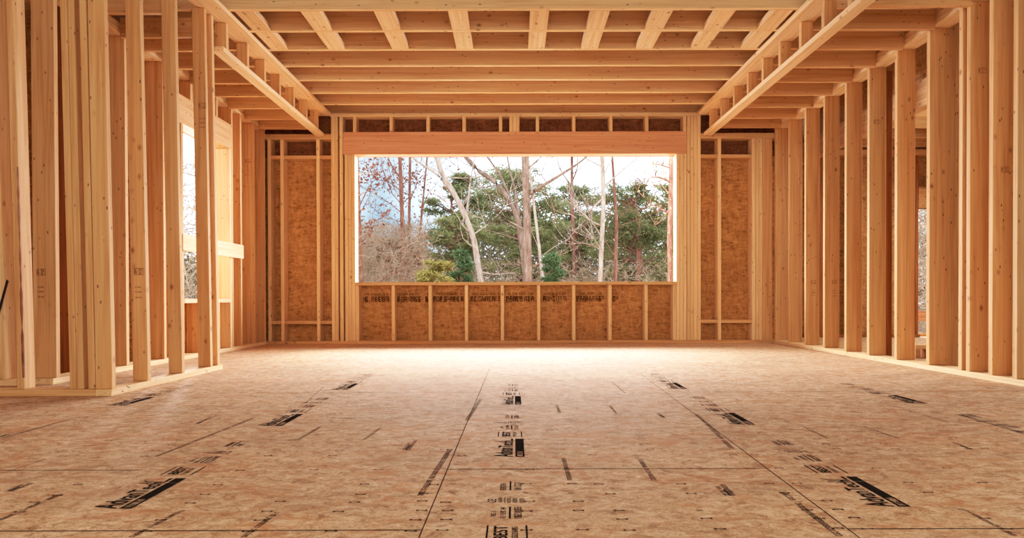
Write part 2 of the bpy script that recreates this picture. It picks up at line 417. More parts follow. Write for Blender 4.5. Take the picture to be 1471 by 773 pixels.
for i, p in enumerate((495.9, 500.85, 505.75)):
    bstud(p, T, 2.141, f'jack stud carrying the header at the left window jamb, {["outermost", "middle", "innermost beside the opening"][i]}', 'jack_stud', 'jack stud', 'jack studs at the left jamb', 'pale')
for i, p in enumerate((971.75, 976.7, 981.65)):
    bstud(p, T, 2.141, f'jack stud carrying the header at the right window jamb, {["innermost beside the opening", "middle", "outermost"][i]}', 'jack_stud', 'jack stud', 'jack studs at the right jamb', 'pale')
for i, p in enumerate((476.6, 481.5, 488.6)):
    bstud(p, T, 2.567, f'full height king stud left of the window, {["outermost", "middle", "innermost against the header end"][i]}', 'king_stud', 'king stud', 'king studs left of the window')
for i, p in enumerate((986.9, 992.0, 996.9, 1001.9)):
    bstud(p, T, 2.567, f'full height king stud right of the window, {["first against the header end", "second from the header end", "third from the header end", "outermost"][i]}', 'king_stud', 'king stud', 'king studs right of the window')
ZT = 2.313
SP = {'left': [(385.2, 'corner stud of the back wall at the left wall'), (403.5, 'tall stud near the left corner of the back wall'), (455.2, 'tall stud of the left back panel beside the king studs')],
      'right': [(1031.2, 'tall stud of the right back panel beside the king studs'), (1080.2, 'tall stud near the right corner of the back wall'), (1085.3, 'corner stud of the back wall, doubled against the right corner stud'), (1090.4, 'back wall stud at the right corner, last of its pair')]}
for s in SP:
    for p, lab in SP[s]: bstud(p, T, ZT, lab)
lumber('corner_stud', (bx(1095.4), bx(1109.6)-.002), (YB, YB+T), (T, ZT), 'flat broad corner stud where back wall meets right wall', 'stud')
lumber('top_plate', (XL-.14, bx(476.4)), (YB, YB+W6), (ZT, 2.374), 'short top plate over the left back panel under the dropped joists', 'top plate')
lumber('top_plate', (bx(1006.9), XR+.14), (YB, YB+W6), (ZT, 2.374), 'short top plate over the right back panel under the dropped joists', 'top plate')
def blocks(edges, side):
    for zi, (z0, z1) in enumerate(((2.094, 2.132), (.229, .267))):
        for i, (a, b) in enumerate(edges):
            lumber('blocking', (a, b), (YB, YB+W6 if zi else YB+W6), (z0, z1),
                   f'{["upper", "lower"][zi]} horizontal block in the {side} back panel, {i+1 == 1 and "between its first two studs" or (i == 1 and "between its middle studs" or "beside the window king studs")}' if side == 'left' else
                   f'{["upper", "lower"][zi]} horizontal block in the {side} back panel, {"beside the window king studs" if i == 0 else "between its two tall studs"}',
                   'blocking', 'lumber', 'blocking in the back wall panels')
e = lambda p: bx(p)
blocks([(e(385.2)+T, e(403.5)), (e(403.5)+T, e(455.2)), (e(455.2)+T, e(476.6))], 'left')
blocks([(e(1001.9)+T, e(1031.2)), (e(1031.2)+T, e(1080.2))], 'right')

# ------------------------------------------------------------------ right wall
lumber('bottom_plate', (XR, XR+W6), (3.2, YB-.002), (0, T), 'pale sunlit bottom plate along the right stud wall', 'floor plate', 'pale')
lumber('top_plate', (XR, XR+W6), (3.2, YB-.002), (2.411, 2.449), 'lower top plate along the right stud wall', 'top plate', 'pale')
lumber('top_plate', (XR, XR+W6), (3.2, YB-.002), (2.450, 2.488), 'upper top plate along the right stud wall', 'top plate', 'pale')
rs = [7.495, 7.125, 6.72, 6.31, 5.90, 5.52, 5.12, 4.72, 4.375, 4.30, 4.095, 3.895]
for i, y in enumerate(rs):
    ex = {5: ', backed by a dark stud', 7: ', beside the foliage gap', 8: ', only its pale edge showing', 9: ', stamped'}.get(i, '')
    lab = f'{ORD[i+1]} stud of the right wall counted from the back corner{ex}' if i < 11 else 'stud of the right wall cut by the frame edge, nearest the viewer'
    o = lumber('wall_stud', (XR, XR+W6), (y, y+T), (T, 2.411), lab, 'stud', 'lumber', 'studs of the right wall')
    if i in (2, 3, 5, 9, 10):
        px, py = {2: (1165, 409), 3: (1195, 409), 5: (1255, 180), 9: (1404, 108), 10: (1437, 250)}[i]
        p = at(px, py, y); p.x = min(max(p.x, XR+.02), XR+.08)
        stamp(o, (p.x, y, p.z), .05, .035, extra=(i < 4), seed=i)
lumber('backing_stud', (3.074, 3.21), (4.80, 4.838), (0, 2.49), 'darker stud standing just behind the broad right wall stud', 'stud')
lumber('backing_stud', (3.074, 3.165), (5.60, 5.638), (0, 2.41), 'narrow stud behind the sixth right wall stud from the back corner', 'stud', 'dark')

# ------------------------------------------------------------------ side room behind the right wall
lumber('opening_header', (3.60, 3.70), (4.2, 8.7), (2.20, 2.44), 'long orange header beam seen through the right wall studs', 'header beam')
hs = slab('wall_side_upper', [4.2, 8.7], [2.45, 2.84], set(), 3.655, 3.67, 'x', 'osb')
for i, y in enumerate((6.64, 7.14, 7.60, 8.08, 8.55)):
    lumber('ceiling_joist', (3.72, 6.55), (y, y+T), (2.44, 2.63), f'{ORD[i+1]} side room ceiling joist seen under the orange header, counted toward the far wall' if i else 'side room ceiling joist closest to the viewer, under the orange header', 'joist', 'lumber', 'side room joists')
lumber('top_plate', (3.72, 6.55), (8.60, 8.74), (2.34, 2.416), 'top plate of the far side room wall', 'top plate')
for i, x in enumerate((3.95, 4.36, 4.77, 5.18)):
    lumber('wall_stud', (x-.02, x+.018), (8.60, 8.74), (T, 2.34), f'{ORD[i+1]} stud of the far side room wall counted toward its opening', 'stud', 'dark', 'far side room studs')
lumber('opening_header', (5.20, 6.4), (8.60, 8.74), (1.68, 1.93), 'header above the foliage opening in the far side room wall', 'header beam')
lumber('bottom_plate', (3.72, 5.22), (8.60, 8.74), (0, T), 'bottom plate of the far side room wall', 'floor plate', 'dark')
lumber('low_curb', (3.40, 3.9), (5.66, 5.75), (.075, .113), 'low pale cross board near the floor seen in the foliage gap', 'board', 'pale')
lumber('curb_block', (3.40, 3.445), (5.66, 5.75), (0, .074), 'small upright block under the low cross board', 'blocking')
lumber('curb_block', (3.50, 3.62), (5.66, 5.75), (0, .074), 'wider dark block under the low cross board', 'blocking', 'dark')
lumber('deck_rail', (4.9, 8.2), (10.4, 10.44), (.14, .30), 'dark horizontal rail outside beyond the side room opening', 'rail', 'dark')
for i, x in enumerate((4.95, 8.1)):
    lumber('rail_post', (x-.05, x+.05), (10.45, 10.54), (-1.2, .34), ['first', 'second'][i]+' dark post holding the outside rail', 'post', 'dark')

# ------------------------------------------------------------------ left wall
lumber('bottom_plate', (XL-W6, XL), (4.05, YB-.002), (0, T), 'pale bottom plate along the left stud wall behind the partition', 'floor plate', 'pale')
lumber('top_plate', (XL-W6, XL), (3.2, YB-.002), (2.411, 2.449), 'lower top plate along the left stud wall', 'top plate', 'pale')
lumber('top_plate', (XL-W6, XL), (3.2, YB-.002), (2.450, 2.488), 'upper top plate along the left stud wall', 'top plate', 'pale')
for i, (y, lab) in enumerate(((4.08, 'left wall stud at the end of its plate, stamped, seen through the front partition'), (4.82, 'left wall stud seen behind the first gap of the side partition'),
               (5.34, 'left wall stud with wavy dark grain seen behind the second partition gap'), (6.845, 'first full left wall stud past the side window, toward the back corner'),
               (7.20, 'second full left wall stud past the side window, stamped'), (7.495, 'last left wall stud at the back corner'))):
    o = lumber('wall_stud', (XL-W6, XL), (y, y+T), (T, 2.411), lab, 'stud', 'lumber', 'studs of the left wall')
    if i == 0: stamp(o, (XL-.115, y, .665), .055, .04, seed=11)
    if i == 4: stamp(o, (XL-.09, y, 1.98), .055, .04, False, seed=12)
lumber('king_stud', (XL-W6, XL), (5.555, 5.593), (T, 2.411), 'full height stud at the viewer side of the left side window', 'king stud')
lumber('jack_stud', (XL-W6, XL), (5.632, 5.670), (T, 2.0), 'jack stud at the viewer side of the left side window', 'jack stud')
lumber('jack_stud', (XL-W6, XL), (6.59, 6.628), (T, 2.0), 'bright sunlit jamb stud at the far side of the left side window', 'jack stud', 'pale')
lumber('king_stud', (XL-W6, XL), (6.632, 6.67), (T, 2.411), 'full height stud behind the bright jamb of the left side window', 'king stud')
lumber('window_header', (XL-W6, XL), (5.595, 6.63), (2.001, 2.24), 'header beam over the left side window', 'header beam')
lumber('window_sill_plate', (XL-W6, XL), (5.671, 6.588), (.482, .52), 'sill plate of the left side window', 'sill plate', 'pale')
for i, y in enumerate((5.98, 6.32)):
    lumber('cripple_stud', (XL-W6, XL), (y, y+T), (T, .482), ['short stud under the left side window sill, closer to the viewer', 'short stud under the left side window sill, closer to the back wall'][i], 'cripple stud')
for i, y in enumerate((5.8, 6.3)):
    lumber('cripple_stud', (XL-W6, XL), (y, y+T), (2.24, 2.411), ['short stud above the left side window header, closer to the viewer', 'short stud above the left side window header, closer to the back wall'][i], 'cripple stud')
o = lumber('guard_board', (XL+.001, XL+T), (5.58, 6.83), (.925, 1.065), 'horizontal guard board nailed across the left side window opening', 'board', 'pale')
o.rotation_euler = (o.matrix_world @ Matrix.Rotation(0, 4, 'X')).to_euler()

# ------------------------------------------------------------------ left partition corner
PX0, PX1 = -2.238, -2.150
lumber('bottom_plate', (PX0, PX1), (3.56, 4.92), (0, T), 'pale bottom plate of the short side partition, ending mid floor', 'floor plate', 'pale')
lumber('bottom_plate', (-3.7, PX0), (3.56, 3.56+W4), (0, T), 'bottom plate of the front partition running to the left frame edge', 'floor plate')
for i, (y, lab) in enumerate(((3.566, 'broad knotty corner stud where the two left partitions meet'), (3.914, 'first side partition stud behind the corner, stamped'),
                              (4.318, 'second side partition stud behind the corner'), (4.722, 'third side partition stud behind the corner, stamped high up'), (4.835, 'end stud of the side partition, thin behind its third stud'))):
    o = lumber('wall_stud', (PX0, PX1), (y, y+T), (T, 2.569), lab, 'stud', 'lumber', 'studs of the side partition', lean=(-.035 if i < 3 else -.03, 0))
    if i == 1: stamp(o, (PX0+.012, y, .66), .055, .04, seed=21)
    if i == 3: stamp(o, (PX0+.015, y, 1.86), .055, .04, seed=22)
for i, (px, lab, ln) in enumerate(((23.5, 'leaning front partition stud with dark bark along its edge', -.05), (99.5, 'front partition stud, left one of the tight pair near the corner', -.045),
                                (110.0, 'front partition stud, right one of the tight pair near the corner', -.045), (127.0, 'front partition stud fixed against the broad corner stud', -.04))):
    x = (px-CX)*3.566/F
    x1 = min(x+T, PX0-.001)
    o = lumber('wall_stud', (x1-T, x1), (3.564, 3.564+W4), (T, 2.569), lab, 'stud', 'lumber', 'studs of the front partition', lean=(ln, 0))
    if i == 0:
        bm = bmesh.new()
        rb = random.Random(5)
        prev = None
        for k in range(26):
            z = .10+k*.045; tt = z/2.55*ln; w = .002+rb.random()*.007
            a = bm.verts.new((x1+tt+.0012-w, 3.5628, z)); b = bm.verts.new((x1+tt+.0014, 3.5628, z)); c = bm.verts.new((x1+tt+.0014, 3.5635+w*1.2, z))
            if prev:
                bm.faces.new([prev[0], prev[1], b, a]); bm.faces.new([prev[1], prev[2], c, b])
            prev = (a, b, c)
        bk = link('bark_strip', to_mesh(bm, 'bark_strip'), 'bark_red'); bk.parent = o; bk.matrix_parent_inverse = o.matrix_world.inverted(); bk['label'] = 'dark strip of bark'
        stp = stamp(o, (x1+.003, 3.58, .70), .001, .001, seed=31); bpy.data.objects.remove(stp)
lumber('bottom_plate', (-3.9, -2.99), (4.0, 4.0+W4), (0, T), 'bottom plate of the short hall wall behind the front partition', 'floor plate', 'pale')
lumber('wall_stud', (-3.085, -3.047), (4.0, 4.0+W4), (T, 2.569), 'pale hall stud behind the front partition at the left frame edge', 'stud', 'pale', lean=(-.05, 0))
link_p = lumber('sheathing_panel', (-3.9, -3.0), (4.095, 4.11), (T, 2.5), 'orange board panel behind the front partition at the left frame edge', 'panel', 'osb_pale')
lumber('wall_stud', (-3.16, -3.02), (4.60, 4.638), (0, 2.569), 'dark stud deep in the hall behind the left partitions', 'stud', 'dark')
lumber('blocking', (-3.02, -2.96), (4.55, 4.59), (.09, .18), 'small wooden block low down beside the dark hall stud', 'blocking')
lumber('hall_header', (-3.9, -2.96), (4.62, 4.658), (2.575, 2.7), 'short board high up across the hall behind the left partitions', 'board')
bm = bmesh.new()
p0, p1 = at(0, 438, 4.0-.004), at(12, 402, 4.0-.004)
for a, b in ((p0, p1),):
    w = .006
    v = [bm.verts.new((a.x-.05, 3.994, a.z-.17)), bm.verts.new((a.x-.05+w*2, 3.994, a.z-.17)), bm.verts.new((b.x+w, 3.994, b.z)), bm.verts.new((b.x-w, 3.994, b.z+.01))]
    bm.faces.new(v)
    r = bmesh.ops.extrude_face_region(bm, geom=bm.faces[:])
    for q in r['geom']:
        if isinstance(q, bmesh.types.BMVert): q.co.y -= .004
tag(link('black_strap', to_mesh(bm, 'black_strap'), 'strap'), 'black strap hanging diagonally at the left frame edge', 'strap')

# ------------------------------------------------------------------ ceiling framing
JZ = 2.609
jy = [4.866, 5.253, 5.647, 6.04, 6.43, 6.83, 7.23]
for i, y in enumerate(jy):
    lab = 'long ceiling joist nearest the viewer, at the top frame edge' if i == 0 else f'{ORD[i+1]} long ceiling joist counted from the viewer' + (', last before the back wall' if i == 6 else '')
    lumber('ceiling_joist', (-2.93, 3.02), (y-.02, y+.018), (JZ, JZ+.235), lab, 'joist', 'pale', 'long ceiling joists')  # lighter lumber colour makes up for missing light at the ceiling
lumber('ceiling_joist', (-2.93, 3.02), (7.60, 7.638), (JZ, JZ+.235), 'long ceiling joist resting on the back wall top plate', 'joist', 'pale', 'long ceiling joists')
bxs = [-2.02+.055, -1.486, -.951, -.411, .190, .634, 1.093, 1.552, 2.02-.05]
for r in range(2):
    y0, y1 = jy[r]+.018, jy[r+1]-.02
    for i, x in enumerate(bxs):
        lumber('joist_blocking', (x-.070, x+.070), (y0, y1), (JZ+.0005, JZ+.048), f'pale flat block between ceiling joists, {ORD[i+1]} from the left in the {["front", "rear"][r]} row', 'blocking', 'pale', ['front row of flat ceiling blocks', 'rear row of flat ceiling blocks'][r])
ly = [5.02, 5.41, 5.78, 6.15, 6.54, 6.94, 7.33]
for s, nm in ((-1, 'left'), (1, 'right')):
    X = lambda a, b: (min(s*a, s*b), max(s*a, s*b))
    lumber('soffit_plate', X(2.06, 2.235), (3.4, 7.54), (2.570, 2.608), f'upper plate of the {nm} dropped ceiling edge, under the long joists', 'ceiling plate', 'pale')
    ys = 4.93 if s < 0 else 3.4
    lumber('soffit_plate', X(2.135, 2.225), (ys if s > 0 else 4.93, 7.54), (2.340, 2.378), f'lower plate of the {nm} dropped ceiling edge, running toward the back wall', 'ceiling plate', 'pale')
    yy = ly if s < 0 else [4.28, 4.65]+ly
    for i, y in enumerate(yy):
        lumber('soffit_stud', X(2.137, 2.223), (y-T, y), (2.378, 2.570), f'short upright stud in the {nm} dropped ceiling edge, {ORD[len(yy)-i]} from the back wall', 'soffit stud', 'lumber', f'short studs of the {nm} dropped edge')
        xw = 2.798 if s < 0 else 2.928
        lumber('soffit_joist', X(2.15, xw), (y+.003, y+.041), (2.379, 2.517), f'short dropped joist on the {nm} side, {ORD[len(yy)-i]} from the back wall', 'joist', 'lumber', f'short joists of the {nm} dropped ceiling')
for y, k in ((4.68, 0), (4.28, 1)):
    lumber('soffit_joist', (-2.798, -2.245), (y+.08, y+.118), (2.379, 2.517), ['short dropped joist behind the third side partition stud', 'short dropped joist behind the second side partition stud'][k], 'joist', 'lumber', 'short joists of the left dropped ceiling')

# ------------------------------------------------------------------ outdoors
GZ = -1.2
g = slab('ground', [-70, 70], [9.0, 90], set(), GZ-.1, GZ, 'z', 'ground'); g['label'] = 'leaf covered ground outside'
def tube(bm, pts, rad, n=7):
    rings = []
    for i, p in enumerate(pts):
        d = (pts[min(i+1, len(pts)-1)]-pts[max(i-1, 0)]).normalized()
        a = d.orthogonal().normalized(); b = d.cross(a)
        rings.append([bm.verts.new(p+(a*math.cos(2*math.pi*k/n)+b*math.sin(2*math.pi*k/n))*rad[i]) for k in range(n)])
    for r0, r1 in zip(rings, rings[1:]):
        for k in range(n): 
            f = bm.faces.new([r0[k], r0[(k+1) % n], r1[(k+1) % n], r1[k]]); f.smooth = True
    bm.faces.new(rings[-1])
def smooth_path(pts, m=4):
    out = []
    P = [pts[0]]+list(pts)+[pts[-1]]
    for i in range(1, len(P)-2):
        for k in range(m):
            t = k/m; a, b, c, d = P[i-1], P[i], P[i+1], P[i+2]
            out.append(.5*((2*b)+(c-a)*t+(2*a-5*b+4*c-d)*t*t+(3*b-a-3*c+d)*t**3))
    out.append(pts[-1]); return out
def twigs(bm, rg, p, d, L, r, depth):
    n = 4; pts = [p]; q = p.copy(); dd = d.copy()
    for i in range(n):
        dd = (dd+Vector((rg.gauss(0, .22), rg.gauss(0, .22), rg.gauss(.06, .18)))).normalized()
        q = q+dd*L/n; pts.append(q.copy())
    tube(bm, pts, [r*(1-.8*i/n) for i in range(n+1)], 4)
    if depth:
        for k in range(rg.randint(2, 4)):
            b = pts[rg.randint(1, n)]
            nd = (dd+Vector((rg.gauss(0, .7), rg.gauss(0, .5), rg.gauss(.2, .5)))).normalized()
            twigs(bm, rg, b, nd, L*rg.uniform(.4, .65), r*.62, depth-1)
    return pts
def leaves_on(centers, size, n, rg, spread, flat=.5, thin=.5):
    vs, fs = [], []
    for c in centers:
        for k in range(n):
            p = c+Vector((rg.gauss(0, spread[0]), rg.gauss(0, spread[1]), rg.gauss(0, spread[2])))
            d = Vector((rg.gauss(0, 1), rg.gauss(0, 1), rg.gauss(0, flat))).normalized()
            w = d.cross(Vector((rg.gauss(0, 1), rg.gauss(0, 1), rg.gauss(0, 1)))).normalized()
            s = size*rg.uniform(.5, 1.3)
            b = len(vs); vs += [tuple(p-w*s*thin*.5), tuple(p+w*s*thin*.5), tuple(p+d*s+w*s*thin*.25), tuple(p+d*s-w*s*thin*.25)]
            fs.append((b, b+1, b+2, b+3))
    me = bpy.data.meshes.new('foliage'); me.from_pydata(vs, [], fs); me.update(); return me
def bare_tree(name, Y, trunk, r0, r1, label, branches=(), mat='bark', seed=0, ntw=8, leaf=None, tw_len=1.2):
    """trunk: list of (px, py) up the picture; extended down to the ground and above the window head"""
    rg = random.Random(seed)
    pts = [at(px, py, Y) for px, py in trunk]
    base = pts[0]+(pts[0]-pts[1])*.15; base.z = GZ
    top = pts[-1]+(pts[-1]-pts[-2]).normalized()*3.0
    pts = [base]+pts+[top]
    root = bpy.data.objects.new(name, None); COL.objects.link(root); root.location = base
    tag(root, label, 'tree', 'trees outside the window')
    P = smooth_path(pts); n = len(P)
    bm = bmesh.new()
    rad = [r0+(r1-r0)*i/(n-1) for i in range(n)]
    tube(bm, [p-base for p in P], rad, 8)
    t = link('trunk', to_mesh(bm, 'trunk'), mat, root)
    bm = bmesh.new(); tips = []
    for br in branches:
        w = br[0]; bp = smooth_path([at(px, py, Y+dy) for px, py, dy in br[1:]])
        k = len(bp); bb = bmesh.new(); tube(bb, [p-base for p in bp], [w*(1-.7*i/(k-1)) for i in range(k)], 6)
        link('branch', to_mesh(bb, 'branch'), mat, root)
        for j in range(4):
            b = bp[rg.randint(k//3, k-1)]
            tips += twigs(bm, rg, b-base, (Vector((rg.gauss(0, .6), rg.gauss(0, .4), .6))).normalized(), tw_len*.7, w*.3, 1)
    for j in range(ntw):
        b = P[rg.randint(n//4, n-2)]
        tips += twigs(bm, rg, b-base, Vector((rg.choice((-1, 1))*rg.uniform(.5, 1), rg.gauss(0, .5), rg.uniform(.1, .9))).normalized(), tw_len*rg.uniform(.7, 1.5), r1*.40, 3)
    tw = link('twigs', to_mesh(bm, 'twigs'), mat, root); tw['kind'] = 'stuff'
    if leaf:
        cs = [rg.choice(tips) for k in range(leaf[1])]
        link('foliage', leaves_on(cs, leaf[2], 3, rg, (.15, .15, .15), 1, .8), leaf[0], root)
    return root
bare_tree('tree', 17, [(520, 420), (517, 330), (514, 220)], .05, .035, 'slim tree with dry red leaves at the left edge of the big window', [(.02, (515, 300, 0), (535, 262, .2), (556, 250, .3))], 'bark_red', 1, 14, ('red_leaf', 150, .075))
bare_tree('tree', 19, [(581, 420), (579, 335), (577, 280), (575, 215)], .075, .045, 'brown bare trunk before the blue sky, left of the thinner parallel trunk', [(.03, (575, 255, 0), (562, 235, 0), (555, 215, 0)), (.02, (577, 275, 0), (560, 262, 0), (540, 258, 0))], 'bark_red', 2, 8, ('red_leaf', 110, .075))
bare_tree('tree', 20, [(589, 420), (588, 335), (589, 280), (590, 215)], .05, .035, 'thin upright bare trunk just right of the brown trunk before blue sky', [(.02, (589, 290, 0), (597, 270, 0), (604, 255, 0))], 'bark_red', 3, 6, ('red_leaf', 60, .07))
bare_tree('tree', 20, [(601, 420), (603, 345), (607, 300), (612, 250)], .05, .02, 'slender curved sapling left of the dark pine', [(.02, (606, 305, 0), (615, 280, 0), (630, 262, 0))], 'bark_red', 4, 5, ('red_leaf', 40, .07))
bare_tree('tree', 18, [(692, 420), (686, 375), (679, 338), (664, 300), (648, 270), (635, 248), (625, 215)], .085, .06, 'pale leaning trunk curving up to the left, forked near its middle',
          [(.05, (655, 282, 0), (630, 252, -.2), (605, 235, -.3), (588, 222, -.4)), (.035, (670, 312, 0), (674, 280, .2), (678, 250, .3), (684, 222, .5)), (.02, (640, 255, 0), (668, 256, 0), (690, 254, .2)), (.02, (688, 390, 0), (710, 394, 0), (740, 392, 0))], 'bark_pale', 5, 5)
bare_tree('tree', 16, [(759, 420), (758, 360), (757, 300), (754, 215)], .115, .07, 'thickest trunk, standing upright at the window centre',
          [(.05, (762, 278, 0), (775, 270, -.2), (800, 255, -.3), (830, 236, -.4), (850, 220, -.5)), (.03, (755, 245, 0), (768, 235, .1), (786, 218, .2)), (.025, (757, 300, 0), (770, 275, .2), (790, 285, .3), (800, 320, .4))], 'bark', 6, 4)
bare_tree('tree', 18.5, [(757, 425), (752, 370), (745, 320), (733, 290), (712, 262), (688, 245), (660, 215)], .09, .05, 'long trunk leaning far left behind the thickest central trunk',
          [(.045, (736, 294, 0), (722, 258, 0), (708, 236, 0), (692, 215, 0)), (.045, (745, 318, 0), (740, 275, 0), (733, 245, 0), (727, 212, 0)), (.02, (716, 266, 0), (690, 270, 0), (668, 268, 0)), (.02, (748, 345, 0), (715, 335, 0), (680, 325, 0))], 'bark', 7, 4)
bare_tree('tree', 17, [(781, 420), (778, 390), (774, 350), (771, 325)], .05, .03, 'short pale leaning stem just right of the thickest trunk', [], 'bark_pale', 8, 3)
bare_tree('tree', 24, [(825, 420), (824, 340), (822, 280), (822, 215)], .07, .045, 'thin reddish trunk halfway between the thickest trunk and the pale trunk', [(.03, (822, 262, 0), (830, 240, 0), (829, 215, 0)), (.025, (822, 268, 0), (806, 245, 0), (798, 215, 0)), (.02, (823, 275, 0), (812, 255, 0), (790, 222, 0))], 'bark_red', 9, 10)
bare_tree('tree', 17, [(862, 420), (864, 360), (867, 290), (865, 215)], .06, .05, 'pale slim upright trunk right of centre, whitest near its foot',
          [(.03, (867, 270, 0), (880, 258, 0), (895, 245, 0), (920, 225, 0)), (.03, (867, 285, 0), (850, 300, 0), (835, 310, 0)), (.02, (865, 255, 0), (876, 235, 0), (884, 215, 0))], 'bark_pale', 10, 7)
bare_tree('tree', 18, [(884, 420), (885, 360), (886, 320), (884, 290)], .06, .03, 'short reddish trunk just right of the pale slim trunk', [(.02, (886, 375, 0), (872, 350, 0), (862, 335, 0))], 'bark_red', 11, 4)
bare_tree('tree', 14, [(963, 420), (962, 340), (964, 280), (965, 215)], .055, .05, 'straight reddish trunk at the right edge of the big window',
          [(.025, (962, 262, 0), (948, 256, 0), (934, 256, 0), (928, 266, 0)), (.02, (962, 242, 0), (950, 238, 0), (938, 236, 0)), (.015, (962, 300, 0), (950, 318, 0), (940, 324, 0))], 'bark_red', 12, 3, ('pine_dark', 70, .05))
def pine(Y, box, label, mat, seed, nclump, cat='tree', trunk=True, name='pine_tree', shape='round'):
    """box: (px0, px1, py_top, py_bottom) of the crown"""
    rg = random.Random(seed)
    px0, px1, t, b = box
    lo, hi = at(px0, b, Y), at(px1, t, Y)
    cx, w, h = (lo.x+hi.x)/2, (hi.x-lo.x)/2, hi.z-lo.z
    root = bpy.data.objects.new(name, None); COL.objects.link(root); base = Vector((cx, Y, GZ)); root.location = base
    tag(root, label, cat, 'evergreens outside the window')
    cs = []
    npad = max(8, nclump//7) if name == 'pine_tree' else nclump//2
    for k in range(npad):
        # branch pads: loose flat shelves of needles, so that the outline stays ragged
        v = (k+rg.random())/npad; z = lo.z+h*v
        if shape == 'round': rr = w*math.sqrt(max(0.06, 1-(1.9*v-.95)**2))
        else: rr = w*(1-v)**.8+.05*w
        a = rg.uniform(0, 2*math.pi); q = rr*math.sqrt(rg.uniform(.05, 1.15))
        pc = Vector((cx+q*math.cos(a), Y+q*math.sin(a)*.6, z))-base
        for m in range(7 if name == 'pine_tree' else 3):
            cs.append(pc+Vector((rg.gauss(0, w*.15), rg.gauss(0, w*.12), rg.gauss(0, w*.055))))
    pad = w*.085
    link('foliage', leaves_on(cs, .105*Y/20, 64, rg, (pad*1.5, pad, pad*.55), .6, .26), mat, root)
    if trunk:
        bm = bmesh.new(); tp = [Vector((0, 0, 0)), Vector((.1*w, 0, (hi.z-GZ)*.5)), Vector((0, 0, (hi.z-GZ)*.93))]
        tube(bm, smooth_path(tp), [.11-.08*i/8 for i in range(9)], 7)
        for c in cs[::3]:
            s = Vector((0, 0, max(.3, c.z-.3))); tube(bm, [s, (s+c)/2+Vector((0, 0, .05)), c], [.025, .018, .008], 4)
        link('trunk', to_mesh(bm, 'trunk'), 'bark_red', root)
    return root
pine(24, (608, 688, 250, 350), 'dark round pine crown left of the pale leaning trunk', 'pine_dark', 21, 150)
pine(23, (600, 704, 312, 415), 'lower olive pine beneath the dark round crown', 'pine', 22, 150)
pine(27, (676, 800, 246, 350), 'broad pine crown behind the thickest central trunk', 'pine', 23, 210)
pine(29, (770, 866, 268, 350), 'dusky pine crown behind the thin reddish middle trunk', 'pine_dark', 24, 130)
pine(22, (862, 962, 268, 350), 'dark spreading pine crown right of the pale slim trunk', 'pine_dark', 25, 150)
pine(23, (858, 975, 322, 415), 'lower olive pine boughs at the right of the window', 'pine', 26, 160)
pine(27, (915, 1000, 272, 390), 'loose pine crown beside the right edge trunk', 'pine', 27, 110)
pine(25, (788, 872, 312, 415), 'olive evergreen between the thin middle trunk and the pale slim trunk', 'pine', 28, 140)
pine(26, (690, 795, 318, 415), 'olive evergreen low behind the thickest trunk', 'pine', 29, 130)
pine(16, (640, 684, 360, 430), 'small bluish green fir left of the pale trunk foot', 'fir', 30, 60, 'shrub', True, 'fir_sapling', 'cone')
pine(16, (772, 812, 366, 430), 'small bright green fir right of the thickest trunk', 'fir', 31, 60, 'shrub', True, 'fir_sapling', 'cone')
pine(15, (592, 654, 376, 436), 'yellow green bush at the lower left of the window', 'yellow_leaf', 32, 60, 'shrub', False, 'leafy_bush')
pine(22, (536, 606, 345, 420), 'pale olive bush among dry brush at the lower left', 'hazy', 33, 60, 'shrub', False, 'leafy_bush')
# dry twiggy brush and the far woods: nobody could count them
rg = random.Random(77)
vs, fs = [], []
def brush_area(px0, px1, py0, py1, Y0, Y1, n, L):
    for k in range(n):
        Y = rg.uniform(Y0, Y1); p = at(rg.uniform(px0, px1), py1-(py1-py0)*rg.random()**1.4, Y)
        d = Vector((rg.gauss(0, .8), rg.gauss(0, .3), rg.gauss(.3, .7))).normalized(); l = L*rg.uniform(.4, 1.3); w = Vector((d.z, 0, -d.x)).normalized()*rg.uniform(.004, .011)
        q = p+d*l*.5+Vector((rg.gauss(0, .04), 0, rg.gauss(0, .04))); r = p+d*l
        b = len(vs); vs.extend([tuple(p-w), tuple(p+w), tuple(q+w*.8), tuple(q-w*.8), tuple(r)]); fs.append((b, b+1, b+2, b+3)); fs.append((b+3, b+2, b+4))
brush_area(505, 612, 322, 418, 17, 24, 3600, .45)
brush_area(600, 700, 374, 418, 18, 22, 500, .26)
brush_area(690, 980, 374, 418, 18, 24, 1300, .26)
brush_area(690, 980, 340, 418, 28, 30, 1500, .5)
brush_area(200, 500, 230, 470, 12, 20, 3500, .6)
brush_area(1280, 1420, 280, 500, 13, 19, 3500, .5)
me = bpy.data.meshes.new('brushwood'); me.from_pydata(vs, [], fs); me.update()
tag(link('brushwood', me, 'brush'), 'tangle of pale dry twigs and brush outside', 'brush', None, 'stuff')
cs = [at(px, py, Y) for px, py, Y in ((rg.uniform(505, 610), rg.uniform(335, 415), rg.uniform(20, 25)) for k in range(90))]
cs += [at(rg.uniform(505, 1000), rg.uniform(398, 425), rg.uniform(20, 26)) for k in range(70)]
tag(link('undergrowth', leaves_on(cs, .16, 26, rg, (.45, .4, .28), .8, .4), 'brush'), 'dry pinkish brown undergrowth between the trees', 'undergrowth', None, 'stuff')
cs = [Vector((x, 38+rg.uniform(0, 5), GZ+rg.random()**.8*(6.6 if x > -4 else 4.2)+rg.gauss(0, .3))) for x in [rg.uniform(-26, 26) for k in range(2600)]]
tag(link('far_woods', leaves_on(cs, .24, 36, rg, (.9, .6, .5), .8, .5), 'hazy'), 'hazy olive woods far behind the trees', 'woods', None, 'stuff')
